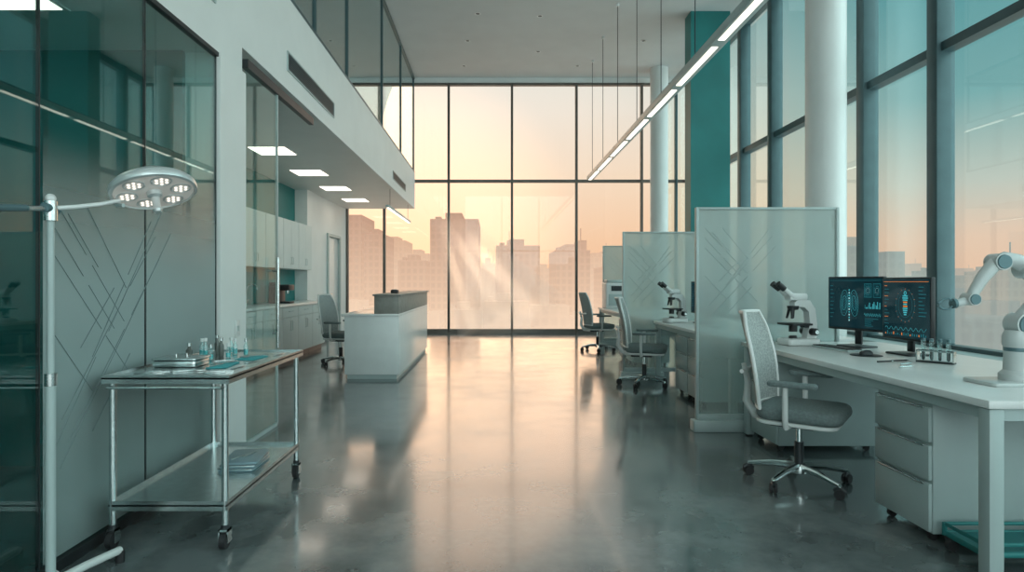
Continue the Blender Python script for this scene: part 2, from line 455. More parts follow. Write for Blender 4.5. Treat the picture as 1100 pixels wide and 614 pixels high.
for (a, b_), (c, d_) in SEG:
    k1 = rs_.uniform(0.35, 0.6); k2 = k1+rs_.uniform(0.05, 0.12)
    if abs(c-a) > 0.45:
        DASH.append(((a, b_), (a+(c-a)*k1, b_+(d_-b_)*k1))); DASH.append(((a+(c-a)*k2, b_+(d_-b_)*k2), (c, d_)))
    else: DASH.append(((a, b_), (c, d_)))
def etch(fn, wd, m):
    e = M()
    for (a, b_), (c, d_) in DASH:
        p = Vector(fn(a, b_)); q = Vector(fn(c, d_))
        e.tube([p, q], wd, m, n=4)
    return e
obj('etched_pattern', etch(lambda u, v: (0.009, 2.72+0.85*u, 0.62+1.05*v), 0.002, ETCH), gp, label='grey criss-crossing etched diagonal lines')
e2 = M()
for a, b_ in (((2.68, 0.5), (3.0, 0.93)), ((3.1, 1.05), (3.6, 1.72)), ((2.75, 0.45), (3.7, 1.6))):
    e2.tube([(0.009, a[0], a[1]), (0.009, b_[0], b_[1])], 0.0018, ETCH, n=4)
obj('etched_pattern', e2, gp)

sd = thing('sliding_glass_door', 'frameless sliding glass door with long steel pull', 'door', (XL+0.035, 0, 0))
obj('top_track', M().box(-0.05, 0.0, 4.8, 6.55, 3.0, 3.07, DARK), sd)
obj('door_leaf', M().box(-0.03, -0.018, 4.8, 5.5, 0.02, 3.0, GL_DOOR), sd)
obj('edge_seal', M().box(-0.034, -0.014, 5.49, 5.51, 0.02, 3.0, METALW).box(-0.034, -0.014, 4.8, 5.49, 0.0, 0.03, METALW), sd)
hd = M().cyl((0.03, 5.38, 0.72), (0.03, 5.38, 1.52), 0.013, STEEL).cyl((-0.02, 5.38, 0.85), (0.03, 5.38, 0.85), 0.009, STEEL).cyl((-0.02, 5.38, 1.4), (0.03, 5.38, 1.4), 0.009, STEEL)
obj('handle', hd, sd)
t = thing('wall_socket', 'small pale switch plate on white pier', 'socket', (XL+0.03, 4.6, 0.95))
obj('plate', M().box(0, 0.008, -0.04, 0.04, -0.06, 0.06, PLAST, b=0.002), t)
obj('switch', M().box(0.008, 0.013, -0.015, 0.015, -0.02, 0.02, METALW), t)

# ------------------------------------------------------------------ kitchenette
for k in range(6):
    y0 = 7.2+0.81*k
    t = thing('upper_cabinet', 'white wall cabinet with plain flat doors', 'cabinet', (-3.968, y0, 1.54), group='upper wall cabinets')
    obj('body', M().box(0.0, 0.33, 0.005, 0.805, 0, 0.87, CABW), t)
    for j in range(2):
        dd = obj('door', M().box(0.33, 0.35, 0.007+0.4*j, 0.401+0.4*j, 0.005, 0.865, CABW), t)
        yy = 0.36 if j == 0 else 0.45
        obj('handle', M().tube([(0.35, yy, 0.08), (0.37, yy, 0.09), (0.37, yy, 0.2), (0.35, yy, 0.21)], 0.004, METALW, n=8), dd)
for k in range(6):
    y0 = 7.2+0.81*k
    t = thing('base_cabinet', 'white base cabinet unit under pale worktop', 'cabinet', (-3.95, y0, 0), group='base cabinets')
    obj('body', M().box(0.0, 0.57, 0.005, 0.805, 0.1, 0.9, CABW).box(0.05, 0.52, 0.005, 0.805, 0, 0.1, DARK), t)
    for j in range(2):
        dd = obj('door', M().box(0.57, 0.59, 0.007+0.4*j, 0.401+0.4*j, 0.11, 0.72, CABW), t)
        yy = 0.36 if j == 0 else 0.45
        obj('handle', M().tube([(0.59, yy, 0.5), (0.61, yy, 0.51), (0.61, yy, 0.65), (0.59, yy, 0.66)], 0.004, METALW, n=8), dd)
    dd = obj('drawer', M().box(0.57, 0.59, 0.007, 0.803, 0.73, 0.89, CABW), t)
    obj('handle', M().tube([(0.59, 0.3, 0.82), (0.61, 0.31, 0.82), (0.61, 0.5, 0.82), (0.59, 0.51, 0.82)], 0.004, METALW, n=8), dd)
obj('worktop', M().box(-3.95, -3.33, 7.15, 12.09, 0.9, 0.94, LAMIN, b=0.005), label='long pale worktop over white base cabinets', cat='worktop')
cm = thing('coffee_machine', 'compact black coffee machine on the pale worktop', 'coffee machine', (-3.62, 10.4, 0.94), rz=pi/2)
obj('body', M().box(-0.14, 0.14, 0.0, 0.2, 0, 0.3, BLACK, b=0.02).box(-0.14, 0.14, -0.16, 0.05, 0.22, 0.32, BLACK, b=0.02), cm)
obj('drip_tray', M().box(-0.12, 0.12, -0.16, 0.0, 0, 0.03, DARK, b=0.004), cm)
obj('spout', M().cyl((0, -0.08, 0.22), (0, -0.08, 0.17), 0.02, CHROME), cm)
obj('water_tank', M().box(-0.12, 0.12, 0.08, 0.19, 0.3, 0.36, DARK, b=0.01), cm)
t = thing('sink_tap', 'curved chrome tap standing on the worktop', 'tap', (-3.8, 9.3, 0.94))
obj('spout', M().tube([(0, 0, 0), (0, 0, 0.25), (0.03, 0, 0.31), (0.09, 0, 0.33), (0.15, 0, 0.31), (0.17, 0, 0.25)], 0.012, CHROME), t)
obj('lever', M().cyl((0, 0.02, 0.06), (0.0, 0.09, 0.09), 0.008, CHROME), t)

# ------------------------------------------------------------------ reception desk
rd = thing('reception_desk', 'long white reception desk with raised taupe stone ledge', 'desk', (-2.0, 8.12, 0))
obj('plinth', M().box(0.03, 0.70, 0.03, 3.45, 0, 0.06, METALW), rd)
obj('body', M().box(0.0, 0.73, 0.0, 3.48, 0.06, 0.84, LAMIN, b=0.004), rd)
obj('counter_top', M().box(-0.04, 0.73, -0.015, 3.49, 0.84, 0.875, LAMIN, b=0.004), rd)
obj('raised_ledge', M().box(0.40, 0.73, 0.0, 3.48, 0.875, 1.115, STONE, b=0.003), rd, label='taupe stone raised ledge')
obj('ledge_cap', M().box(0.38, 0.76, -0.02, 3.5, 1.115, 1.14, STONE, b=0.004), rd)
t = thing('reception_terminal', 'small dark card terminal on the reception ledge', 'card reader', (-1.45, 8.9, 1.14))
obj('body', M().box(-0.05, 0.05, -0.08, 0.08, 0, 0.05, BLACK, b=0.012), t)
obj('keypad', M().box(-0.035, 0.035, -0.06, 0.0, 0.05, 0.056, METALW, b=0.002), t)
t = thing('linear_pendant_light', 'short slim linear pendant lamp above the reception desk', 'pendant light', (-2.05, 0, 2.75))
obj('housing', M().box(-0.03, 0.03, 11.7, 14.8, 0.0, 0.05, METALW, b=0.004), t)
obj('diffuser', M().box(-0.022, 0.022, 11.75, 14.75, -0.006, 0.0, LEDC), t)
obj('suspension_wire', M().cyl((0, 12.0, 0.05), (0, 12.0, 0.4), 0.004, DARK, n=6), t)
obj('suspension_wire', M().cyl((0, 14.5, 0.05), (0, 14.5, 0.4), 0.004, DARK, n=6), t)

# ------------------------------------------------------------------ long linear light
t = thing('linear_pendant_light', 'very long slim suspended linear led luminaire', 'pendant light', (2.3, 0, 3.73))
obj('housing', M().box(-0.075, 0.075, 2.0, 14.4, 0.0, 0.09, METALW, b=0.006).box(-0.045, 0.045, 2.0, 14.4, 0.09, 0.115, DARK), t)
y = 2.05
while y < 14.3:
    obj('diffuser', M().box(-0.045, 0.02, y, min(y+1.22, 14.35), -0.006, 0.0, LEDC), t)
    y += 1.4
for y in (14.06, 12.7, 11.2, 9.7, 8.3, 6.9, 5.4, 3.9, 2.4):
    obj('suspension_wire', M().cyl((0, y, 0.1), (0, y, ZC-3.73), 0.006, DARK, n=6).cyl((0, y, ZC-3.73-0.05), (0, y, ZC-3.73), 0.03, PLAST, n=12), t)

# ------------------------------------------------------------------ privacy screens
def screen(x0, x1, y, h, label):
    t = thing('privacy_screen', label, 'screen', (x0, y, 0), group='frosted privacy screens')
    W = x1-x0
    f = M()
    f.box(0, 0.025, -0.02, 0.02, 0.1, h, METALW, b=0.004).box(W-0.025, W, -0.02, 0.02, 0.1, h, METALW, b=0.004)
    f.box(0.025, W-0.025, -0.02, 0.02, h-0.02, h, METALW, b=0.004).box(0.025, W-0.025, -0.02, 0.02, 0.1, 0.15, METALW, b=0.004)
    obj('screen_frame', f, t)
    obj('glass_panel', M().box(0.025, W-0.025, -0.005, 0.005, 0.15, h-0.02, FROST_P), t)
    obj('base', M().box(-0.03, W*0.45, -0.06, 0.06, 0, 0.1, METALW, b=0.01), t)
    obj('base', M().box(W*0.6, W+0.02, -0.06, 0.06, 0, 0.1, METALW, b=0.01), t)
    obj('etched_pattern', etch(lambda u, v: (0.08+0.62*u, -0.007, h-0.90+0.72*v), 0.0022, ETCHW), t)
    return t
screen(1.77, 3.02, 5.3, 1.955, 'frosted glass screen with etched lines beside the robot arm desk')
screen(1.74, 2.95, 8.15, 1.98, 'frosted glass screen with etched lines standing between two desks')
screen(2.25, 3.3, 12.45, 2.05, 'frosted glass screen at the end of the desk row')

# ------------------------------------------------------------------ desks and pedestals
def desk(y0, y1, label):
    X0, X1, Z = 2.13, 3.3, 0.79
    t = thing('workbench_desk', label, 'desk', (X0, y0, 0), group='row of workstation desks')
    W = X1-X0; L_ = y1-y0
    obj('tabletop', M().box(0, W, 0, L_, Z-0.035, Z, LAMIN, b=0.003), t)
    a = M().box(0.03, W-0.03, 0.02, 0.06, Z-0.09, Z-0.035, METALW).box(0.03, W-0.03, L_-0.06, L_-0.02, Z-0.09, Z-0.035, METALW)
    a.box(0.03, 0.07, 0.06, L_-0.06, Z-0.09, Z-0.035, METALW).box(W-0.07, W-0.03, 0.06, L_-0.06, Z-0.09, Z-0.035, METALW)
    obj('apron_rail', a, t)
    for x in (0.015, W-0.08):
        for y in (0.015, L_-0.08):
            obj('leg', M().box(x, x+0.065, y, y+0.065, 0.012, Z-0.04, METALW, b=0.006).cyl((x+0.032, y+0.032, 0), (x+0.032, y+0.032, 0.014), 0.028, RUBBER), t)
    return t
desk(2.6, 5.2, 'white workstation desk carrying monitors, microscope and robotic arm')
desk(5.45, 8.05, 'white workstation desk carrying a microscope and monitor')
desk(8.3, 12.3, 'white workstation desk carrying a bench instrument')

def pedestal(y0, wd=0.43, dep=0.58, h=0.655, label='grey-teal mobile three-drawer pedestal under a desk'):
    t = thing('drawer_pedestal', label, 'drawer unit', (2.16, y0, 0), group='mobile drawer pedestals')
    obj('body', M().box(0.02, dep, 0, wd, 0.05, h+0.04, PEDC, b=0.004), t)
    zs = [0.055, 0.31, 0.50, h+0.035]
    for i in range(3):
        dr = obj('drawer', M().box(0, 0.02, 0.004, wd-0.004, zs[i]+0.005, zs[i+1]-0.012, PEDC, b=0.004), t)
        obj('handle', M().box(-0.006, 0.003, wd*0.08, wd*0.92, zs[i+1]-0.022, zs[i+1]-0.012, STEEL, b=0.002), dr)
    for x in (0.06, dep-0.06):
        for y in (0.06, wd-0.06):
            obj('caster', M().cyl((x, y-0.012, 0.022), (x, y+0.012, 0.022), 0.022, RUBBER).box(x-0.018, x+0.018, y-0.018, y+0.018, 0.035, 0.05, DARK), t)
    return t
pedestal(3.0)
pedestal(4.62, 0.46, 0.78, label='wide pale mobile drawer unit under the desk by the screen')
pedestal(6.3); pedestal(6.75); pedestal(9.4); pedestal(10.0)

# ------------------------------------------------------------------ office chair
def caster(m, x, y):
    m.cyl((x, y-0.022, 0.03), (x, y-0.006, 0.03), 0.03, RUBBER, n=16).cyl((x, y+0.006, 0.03), (x, y+0.022, 0.03), 0.03, RUBBER, n=16)
    m.cyl((x, y, 0.03), (x, y, 0.075), 0.008, CHROME, n=8)
    m.tube([(x-0.03, y, 0.045), (x-0.015, y, 0.062), (x+0.012, y, 0.064), (x+0.032, y, 0.05)], 0.012, DARK, n=8)
def office_chair(loc, rz, label):
    t = thing('office_chair', label, 'chair', loc, rz, group='office swivel chairs')
    base = M().lathe([(0.045, 0.07), (0.05, 0.09), (0.045, 0.12), (0.03, 0.13)], CHROME)
    for k in range(5):
        a = 2*pi*k/5+0.35; c, s_ = math.cos(a), math.sin(a)
        base.tube([(0.03*c, 0.03*s_, 0.11), (0.16*c, 0.16*s_, 0.105), (0.31*c, 0.31*s_, 0.08)], 0.02, CHROME, n=10, rad=[0.026, 0.02, 0.014])
    bo = obj('base', base, t)
    for k in range(5):
        a = 2*pi*k/5+0.35
        m = M(); caster(m, 0, 0)
        obj('caster', m, bo, (0.31*math.cos(a), 0.31*math.sin(a), 0), (0, 0, a+0.6))
    obj('gas_column', M().cyl((0, 0, 0.12), (0, 0, 0.27), 0.028, DARK).cyl((0, 0, 0.27), (0, 0, 0.4), 0.018, CHROME), t)
    obj('tilt_mechanism', M().box(-0.08, 0.08, -0.1, 0.16, 0.365, 0.405, DARK, b=0.01).cyl((0.08, -0.03, 0.385), (0.24, -0.03, 0.38), 0.007, CHROME, n=8), t)
    st = M()
    st.box(-0.24, 0.24, -0.25, 0.22, 0.405, 0.43, PLAST, b=0.008, r=0.09)
    st.box(-0.255, 0.255, -0.28, 0.22, 0.43, 0.515, FABRIC, b=0.038, r=0.1)
    obj('seat', st, t)
    def bp(u, v):
        wv = 0.25*(0.88+0.18*math.sin(pi*min(1, v*0.9+0.1)))*(1-0.22*max(0, v-0.85)/0.15)
        x = u*wv
        y = 0.24+0.11*v-0.025*math.sin(pi*v) - 0.065*(u*u)
        return (x, y, 0.50+0.60*v)
    nu, nv = 12, 16
    vs = []; fs = []
    for off in (0.0, 0.014):
        for j in range(nv+1):
            for i in range(nu+1):
                x, y, z = bp(-1+2*i/nu, j/nv); vs.append((x, y+off, z))
    n1 = (nu+1)*(nv+1)
    for j in range(nv):
        for i in range(nu):
            a = j*(nu+1)+i
            fs.append([a, a+1, a+nu+2, a+nu+1]); fs.append([n1+a, n1+a+nu+1, n1+a+nu+2, n1+a+1])
    mm = M(); mm.add(vs, fs, MESHF)
    br = obj('backrest', mm, t)
    loop = [bp(-1, j/nv) for j in range(nv+1)]+[bp(-1+2*i/nu, 1) for i in range(1, nu)]+[bp(1, 1-j/nv) for j in range(nv+1)]+[bp(1-2*i/nu, 0) for i in range(1, nu)]
    loop = [(x, y+0.007, z) for x, y, z in loop]
    fr = M().tube(loop, 0.0125, PLAST, n=8, closed=True)
    fr.tube([(0, 0.12, 0.39), (0, 0.27, 0.41), (0, 0.325, 0.5), (0, 0.315, 0.62), (0, 0.345, 0.75)], 0.022, PLAST, n=10, rad=[0.03, 0.03, 0.028, 0.022, 0.015])
    fr.tube([(-0.2, 0.30, 0.72), (0, 0.345, 0.70), (0.2, 0.30, 0.72)], 0.014, PLAST, n=8)
    obj('back_frame', fr, br)
    for sx in (-1, 1):
        ar = M().tube([(sx*0.15, 0.02, 0.40), (sx*0.27, 0.02, 0.405), (sx*0.295, 0.02, 0.46), (sx*0.295, 0.02, 0.66)], 0.017, PLAST, n=10)
        ar.box(sx*0.295-0.045, sx*0.295+0.045, -0.16, 0.12, 0.66, 0.69, FABRIC, b=0.012, r=0.035)
        obj('armrest', ar, t)
    return t
c0 = office_chair((1.98, 3.92, 0), math.radians(52), 'white-framed swivel chair pulled up to the monitor desk')
copy_thing(c0, (1.90, 7.62, 0), math.radians(72), 'white-framed swivel chair beside the microscope desk')
copy_thing(c0, (1.98, 11.5, 0), math.radians(100), 'white-framed swivel chair near the bright window')
copy_thing(c0, (-2.42, 9.6, 0), math.radians(75), 'white-framed swivel chair tucked by the reception desk')
copy_thing(c0, (-3.4, 2.9, 0), math.radians(60), 'swivel chair seen dimly through the glass partition')

# ------------------------------------------------------------------ microscope
def microscope(loc, rz, label, sc=1.0):
    t = thing('microscope', label, 'microscope', loc, rz, group='lab microscopes', scale=sc)
    obj('base', M().box(-0.09, 0.09, -0.14, 0.13, 0, 0.05, PLAST, b=0.015, r=0.04).lathe([(0.03, 0.05), (0.03, 0.065), (0.022, 0.07)], BLACK, (0, -0.05, 0)), t)
    arm = M().prism([(0.04, 0.04), (0.125, 0.04), (0.13, 0.16), (0.115, 0.27), (0.07, 0.335), (-0.02, 0.345), (-0.06, 0.32), (-0.06, 0.29), (0.02, 0.285), (0.06, 0.25), (0.07, 0.16)], -0.032, 0.032, 'x', PLAST)
    obj('arm', arm, t)
    obj('stage', M().box(-0.09, 0.09, -0.12, 0.05, 0.15, 0.165, BLACK, b=0.003).box(-0.03, 0.03, 0.03, 0.08, 0.13, 0.16, BLACK), t)
    obj('condenser', M().lathe([(0.03, 0.1), (0.03, 0.15)], BLACK, (0, -0.05, 0)), t)
    obj('nosepiece', M().lathe([(0.035, 0.265), (0.042, 0.28), (0.042, 0.295)], DARK, (0, -0.05, 0)), t)
    for dx, dy in ((0, 0), (0.02, -0.02), (-0.02, -0.015)):
        obj('objective_lens', M().cyl((dx, -0.05+dy, 0.275), (dx*1.8, -0.05+dy*1.8, 0.2), 0.013, BLACK, 0.008, n=14), t)
    obj('head', M().box(-0.04, 0.04, -0.10, 0.05, 0.335, 0.39, PLAST, b=0.015), t)
    for sx in (-1, 1):
        e = M().cyl((sx*0.028, -0.07, 0.365), (sx*0.03, -0.15, 0.425), 0.02, PLAST, 0.018, n=16)
        e.cyl((sx*0.03, -0.145, 0.421), (sx*0.031, -0.2, 0.462), 0.021, BLACK, 0.023, n=16)
        obj('eyepiece', e, t)
        obj('focus_knob', M().cyl((sx*0.032, 0.085, 0.1), (sx*0.075, 0.085, 0.1), 0.028, BLACK, n=18).cyl((sx*0.075, 0.085, 0.1), (sx*0.09, 0.085, 0.1), 0.016, STEEL, n=18), t)
    return t
m0 = microscope((2.50, 4.95, 0.79), math.radians(-80), 'white laboratory microscope with black eyepieces beside the screen', 1.08)
copy_thing(m0, (2.33, 7.75, 0.79), math.radians(-75), 'white laboratory microscope on a long white desk')

# ------------------------------------------------------------------ monitors
def monitor(loc, rz, w_, z0, z1, label, style):
    t = thing('monitor', label, 'monitor', loc, rz, group='desk monitors')
    obj('housing', M().box(-w_/2, w_/2, -0.008, 0.025, z0, z1, BLACK, b=0.006), t)
    sx0, sx1, sz0, sz1 = -w_/2+0.01, w_/2-0.01, z0+0.018, z1-0.012
    dsp = obj('display', M().box(sx0, sx1, -0.0095, -0.008, sz0, sz1, SCR), t)
    g = M(); yy = (-0.0105, -0.0096)
    W = sx1-sx0; H = sz1-sz0
    def R(u0, u1, v0, v1, m): g.box(sx0+W*u0, sx0+W*u1, yy[0], yy[1], sz0+H*v0, sz0+H*v1, m)
    def Ln(pts, m, r=0.0009): g.tube([(sx0+W*u, -0.0100, sz0+H*v) for u, v in pts], r, m, n=4)
    if style == 0:
        R(0.02, 0.98, 0.95, 0.955, UI_D)
        for k in range(9): R(0.03, 0.03+0.04+0.05*random.random(), 0.84-0.08*k, 0.85-0.08*k, UI_D)
        for sgn in (-1, 1):
            for q in (1.0, 0.78, 0.56, 0.34):
                Ln([(0.40+sgn*(0.095+0.075*q*math.cos(2*pi*k/22)), 0.50+0.26*q*math.sin(2*pi*k/22)-0.03*math.cos(2*pi*k/22)) for k in range(23)], UI_C if q in (1.0, 0.56) else UI_D)
            for k in range(6):
                Ln([(0.40, 0.72-0.05*k), (0.40+sgn*0.07, 0.66-0.05*k), (0.40+sgn*0.13, 0.58-0.045*k)], UI_D)
        for k in range(12): R(0.39, 0.41, 0.14+0.055*k, 0.17+0.055*k, UI_C if k % 2 else UI_W)
        for (u0, v0) in ((0.68, 0.62), (0.84, 0.62)):
            R(u0, u0+0.13, v0, v0+0.27, UI_D); R(u0+0.004, u0+0.126, v0+0.008, v0+0.262, SCR)
            for q in (1.0, 0.6): Ln([(u0+0.065+0.045*q*math.cos(2*pi*k/16), v0+0.135+0.09*q*math.sin(2*pi*k/16)) for k in range(17)], UI_C if q == 1 else UI_W)
        for k in range(14): R(0.69+0.02*k, 0.70+0.02*k, 0.40, 0.42+0.12*random.random(), UI_C if k % 3 else UI_D)
        Ln([(0.68+0.29*k/30, 0.28+0.035*math.sin(k*1.7)) for k in range(31)], UI_C)
        for k in range(5): R(0.69, 0.78+0.18*random.random(), 0.06+0.035*k, 0.068+0.035*k, UI_D)
    else:
        R(0.02, 0.98, 0.95, 0.957, UI_O)
        for k in range(12): R(0.04, 0.08+0.10*random.random(), 0.88-0.06*k, 0.888-0.06*k, UI_O if k % 3 == 0 else UI_D)
        for q in (0.15, 0.20): Ln([(0.5+q*math.cos(2*pi*k/28), 0.55+q*1.35*math.sin(2*pi*k/28)) for k in range(29)], UI_D, 0.0008)
        for k in range(16):
            a = 2*pi*k/16; Ln([(0.5+0.20*math.cos(a), 0.55+0.27*math.sin(a)), (0.5+0.215*math.cos(a), 0.55+0.29*math.sin(a))], UI_O)
        Ln([(0.5+0.022*math.sin(2*pi*k/12), 0.76+0.03*math.cos(2*pi*k/12)) for k in range(13)], UI_C, 0.003)
        for k in range(10):
            hw = (0.052, 0.058, 0.05, 0.042, 0.038, 0.044, 0.05, 0.045, 0.036, 0.026)[k]
            R(0.5-hw, 0.5+hw, 0.70-0.035*k, 0.722-0.035*k, UI_C if k != 3 and k != 5 else UI_O)
        for k in range(9): R(0.78, 0.82+0.14*random.random(), 0.86-0.06*k, 0.87-0.06*k, UI_D)
        Ln([(0.06+0.88*k/40, 0.15+0.03*math.sin(k*1.3)) for k in range(41)], UI_C)
        for k in range(20): R(0.06+0.045*k, 0.075+0.045*k, 0.04, 0.05+0.05*random.random(), UI_O if k % 4 == 0 else UI_D)
    obj('screen_graphics', g, dsp)
    s_ = M().box(-0.03, 0.03, 0.025, 0.045, 0.02, (z0+z1)/2, BLACK, b=0.006).box(-0.12, 0.12, -0.08, 0.11, 0, 0.012, BLACK, b=0.005, r=0.03)
    obj('stand', s_, t)
    return t
monitor((2.86, 4.78, 0.79), math.radians(-72), 0.50, 0.13, 0.555, 'black monitor showing cyan anatomical scan graphics', 0)
monitor((2.915, 4.27, 0.79), math.radians(-86), 0.46, 0.10, 0.545, 'black monitor showing orange and cyan scan graphics', 1)
monitor((2.62, 7.55, 0.79), math.radians(-70), 0.46, 0.12, 0.52, 'black monitor next to a microscope', 0)

kb = thing('keyboard', 'slim dark computer keyboard on the white desk', 'keyboard', (2.62, 4.62, 0.79), math.radians(-82))
obj('body', M().box(-0.2, 0.2, -0.065, 0.065, 0, 0.014, METALW, b=0.004), kb)
k = M()
for r_ in range(5):
    for c_ in range(15): k.box(-0.192+0.0258*c_, -0.170+0.0258*c_, -0.058+0.0235*r_, -0.038+0.0235*r_, 0.014, 0.02, BLACK)
obj('keycap', k, kb)['kind'] = 'stuff'
obj('mouse_pad', M().lathe([(0.10, 0.0), (0.10, 0.003), (0.097, 0.004)], BLACK, n=36), label='round black mouse pad under the mouse', cat='mouse pad', loc=(2.60, 4.22, 0.7905))
ms = thing('computer_mouse', 'dark computer mouse on a round pad', 'mouse', (2.60, 4.22, 0.7945), math.radians(-80))
obj('body', M().lathe([(0.001, 0.034), (0.018, 0.031), (0.028, 0.02), (0.032, 0.004), (0.03, 0.0)], DARK, n=20, T=Matrix.Diagonal((1, 1.6, 1, 1))), ms)
obj('scroll_wheel', M().cyl((-0.004, -0.025, 0.028), (0.004, -0.025, 0.028), 0.008, STEEL, n=12), ms)
tr = thing('test_tube_rack', 'small steel rack on the desk in front of monitor', 'rack', (2.80, 3.83, 0.79), math.radians(-50))
r_ = M().box(-0.10, 0.10, -0.03, 0.03, 0, 0.01, DARK)
r_.box(-0.10, 0.10, -0.03, -0.022, 0.07, 0.078, STEEL).box(-0.10, 0.10, 0.022, 0.03, 0.07, 0.078, STEEL).box(-0.10, -0.092, -0.03, 0.03, 0.01, 0.078, STEEL).box(0.092, 0.10, -0.03, 0.03, 0.01, 0.078, STEEL)
obj('rack_frame', r_, tr)
for i in range(4):
    p = tr.matrix_basis @ Vector((-0.066+0.044*i, 0, 0.012))
    tt = thing('test_tube', 'slim dark glass test tube held in the rack', 'test tube', p, group='test tubes in rack')
    obj('tube_glass', M().lathe([(0.002, 0), (0.010, 0.006), (0.012, 0.02), (0.012, 0.125), (0.014, 0.128), (0.010, 0.128)], GL_VIAL, n=14), tt)
    obj('liquid', M().lathe([(0.002, 0.003), (0.009, 0.01), (0.0095, 0.07)], DARK, n=12), tt)
    obj('stopper', M().cyl((0, 0, 0.122), (0, 0, 0.14), 0.0115, JOINT, n=12), tt)
for i, (x, y, a) in enumerate([(2.5, 3.86, 0.3), (2.56, 3.75, 0.5), (2.62, 3.9, 0.2), (2.47, 3.62, 0.45)]):
    tt = thing('stylus_pen', 'thin steel pen lying on the desk', 'pen', (x, y, 0.7965), a, group='pens on desk')
    obj('barrel', M().cyl((-0.065, 0, 0), (0.05, 0, 0), 0.0055, STEEL if i % 2 else BLACK, n=10), tt)
    obj('tip', M().cyl((0.05, 0, 0), (0.07, 0, 0), 0.005, CHROME, 0.001, n=10), tt)

# ------------------------------------------------------------------ robotic arm
ra = thing('robotic_arm', 'pale grey articulated benchtop robotic arm with gripper', 'robot arm', (2.63, 3.04, 0.79))
obj('base_plate', M().box(-0.2, 0.14, -0.11, 0.11, 0, 0.02, ROBOT, b=0.006, r=0.03), ra)
obj('base_column', M().lathe([(0.075, 0.02), (0.075, 0.05), (0.056, 0.07), (0.052, 0.18), (0.06, 0.2), (0.06, 0.24), (0.048, 0.27)], ROBOT).lathe([(0.0535, 0.165), (0.0545, 0.17), (0.0545, 0.18), (0.0535, 0.185)], JOINT), ra)
def jt(x, z, r, n='joint', hw=0.045):
    m = M().cyl((x, -hw, z), (x, hw, z), r, ROBOT, n=28).cyl((x, -hw-0.006, z), (x, -hw, z), r*0.8, JOINT, r*0.85, n=28).cyl((x, hw, z), (x, hw+0.006, z), r*0.85, JOINT, r*0.8, n=28)
    obj(n, m, ra)
jt(0.02, 0.30, 0.056)
obj('upper_arm', M().tube([(0.02, 0, 0.31), (0.085, 0, 0.40), (0.105, 0, 0.48), (0.07, 0, 0.56)], 0.04, ROBOT, n=20, rad=[0.044, 0.036, 0.034, 0.039]), ra)
jt(0.055, 0.575, 0.046)
obj('forearm', M().tube([(0.05, 0, 0.585), (0.0, 0, 0.617), (-0.06, 0, 0.628), (-0.11, 0, 0.605), (-0.175, 0, 0.53), (-0.215, 0, 0.465), (-0.235, 0, 0.43)], 0.04, ROBOT, n=20, rad=[0.038, 0.036, 0.036, 0.035, 0.030, 0.026, 0.024]), ra)
jt(-0.095, 0.612, 0.042, hw=0.04)
jt(-0.235, 0.425, 0.031, hw=0.034)
gr = M().tube([(-0.245, 0, 0.42), (-0.285, 0, 0.408), (-0.31, 0, 0.404)], 0.02, ROBOT, n=16).cyl((-0.31, 0, 0.404), (-0.324, 0, 0.403), 0.025, JOINT, n=20)
obj('wrist', gr, ra)
for sz_ in (-1, 1):
    obj('gripper_finger', M().tube([(-0.324, 0, 0.403+sz_*0.012), (-0.343, 0, 0.402+sz_*0.028), (-0.372, 0, 0.40+sz_*0.024), (-0.395, 0, 0.398+sz_*0.006)], 0.006, JOINT, n=8), ra)

dl = thing('equipment_dolly', 'low open teal metal dolly frame on black casters', 'dolly', (2.36, 2.70, 0))
fr = M().tube([(-0.16, 0.01, 0.08), (0.69, 0.01, 0.08), (0.69, 0.25, 0.08), (-0.16, 0.25, 0.08)], 0.014, TEAL, n=10, closed=True)
fr.box(-0.15, 0.68, 0.02, 0.24, 0.078, 0.088, DTEAL)
fr.tube([(-0.16, 0.01, 0.125), (0.69, 0.01, 0.125), (0.69, 0.25, 0.125), (-0.16, 0.25, 0.125)], 0.009, TEAL, n=10, closed=True)
for x in (-0.16, 0.69):
    for y in (0.01, 0.25): fr.cyl((x, y, 0.07), (x, y, 0.13), 0.011, TEAL, n=10)
obj('frame', fr, dl)
for x in (-0.14, 0.67):
    for y in (0.03, 0.23):
        obj('caster', M().cyl((x, y-0.012, 0.028), (x, y+0.012, 0.028), 0.028, RUBBER).box(x-0.02, x+0.02, y-0.02, y+0.02, 0.05, 0.07, DARK), dl)

bi = thing('bench_analyser', 'white boxy bench analyser with dark display', 'lab instrument', (2.38, 11.9, 0.79))
obj('body', M().box(-0.2, 0.25, -0.2, 0.25, 0, 0.5, PLAST, b=0.02).box(-0.17, 0.22, -0.15, 0.2, 0.5, 0.56, METALW, b=0.02), bi)
obj('front_panel', M().box(-0.15, 0.2, -0.21, -0.2, 0.06, 0.28, METALW, b=0.004), bi)
obj('display', M().box(-0.1, 0.1, -0.208, -0.2, 0.34, 0.44, DARK), bi)

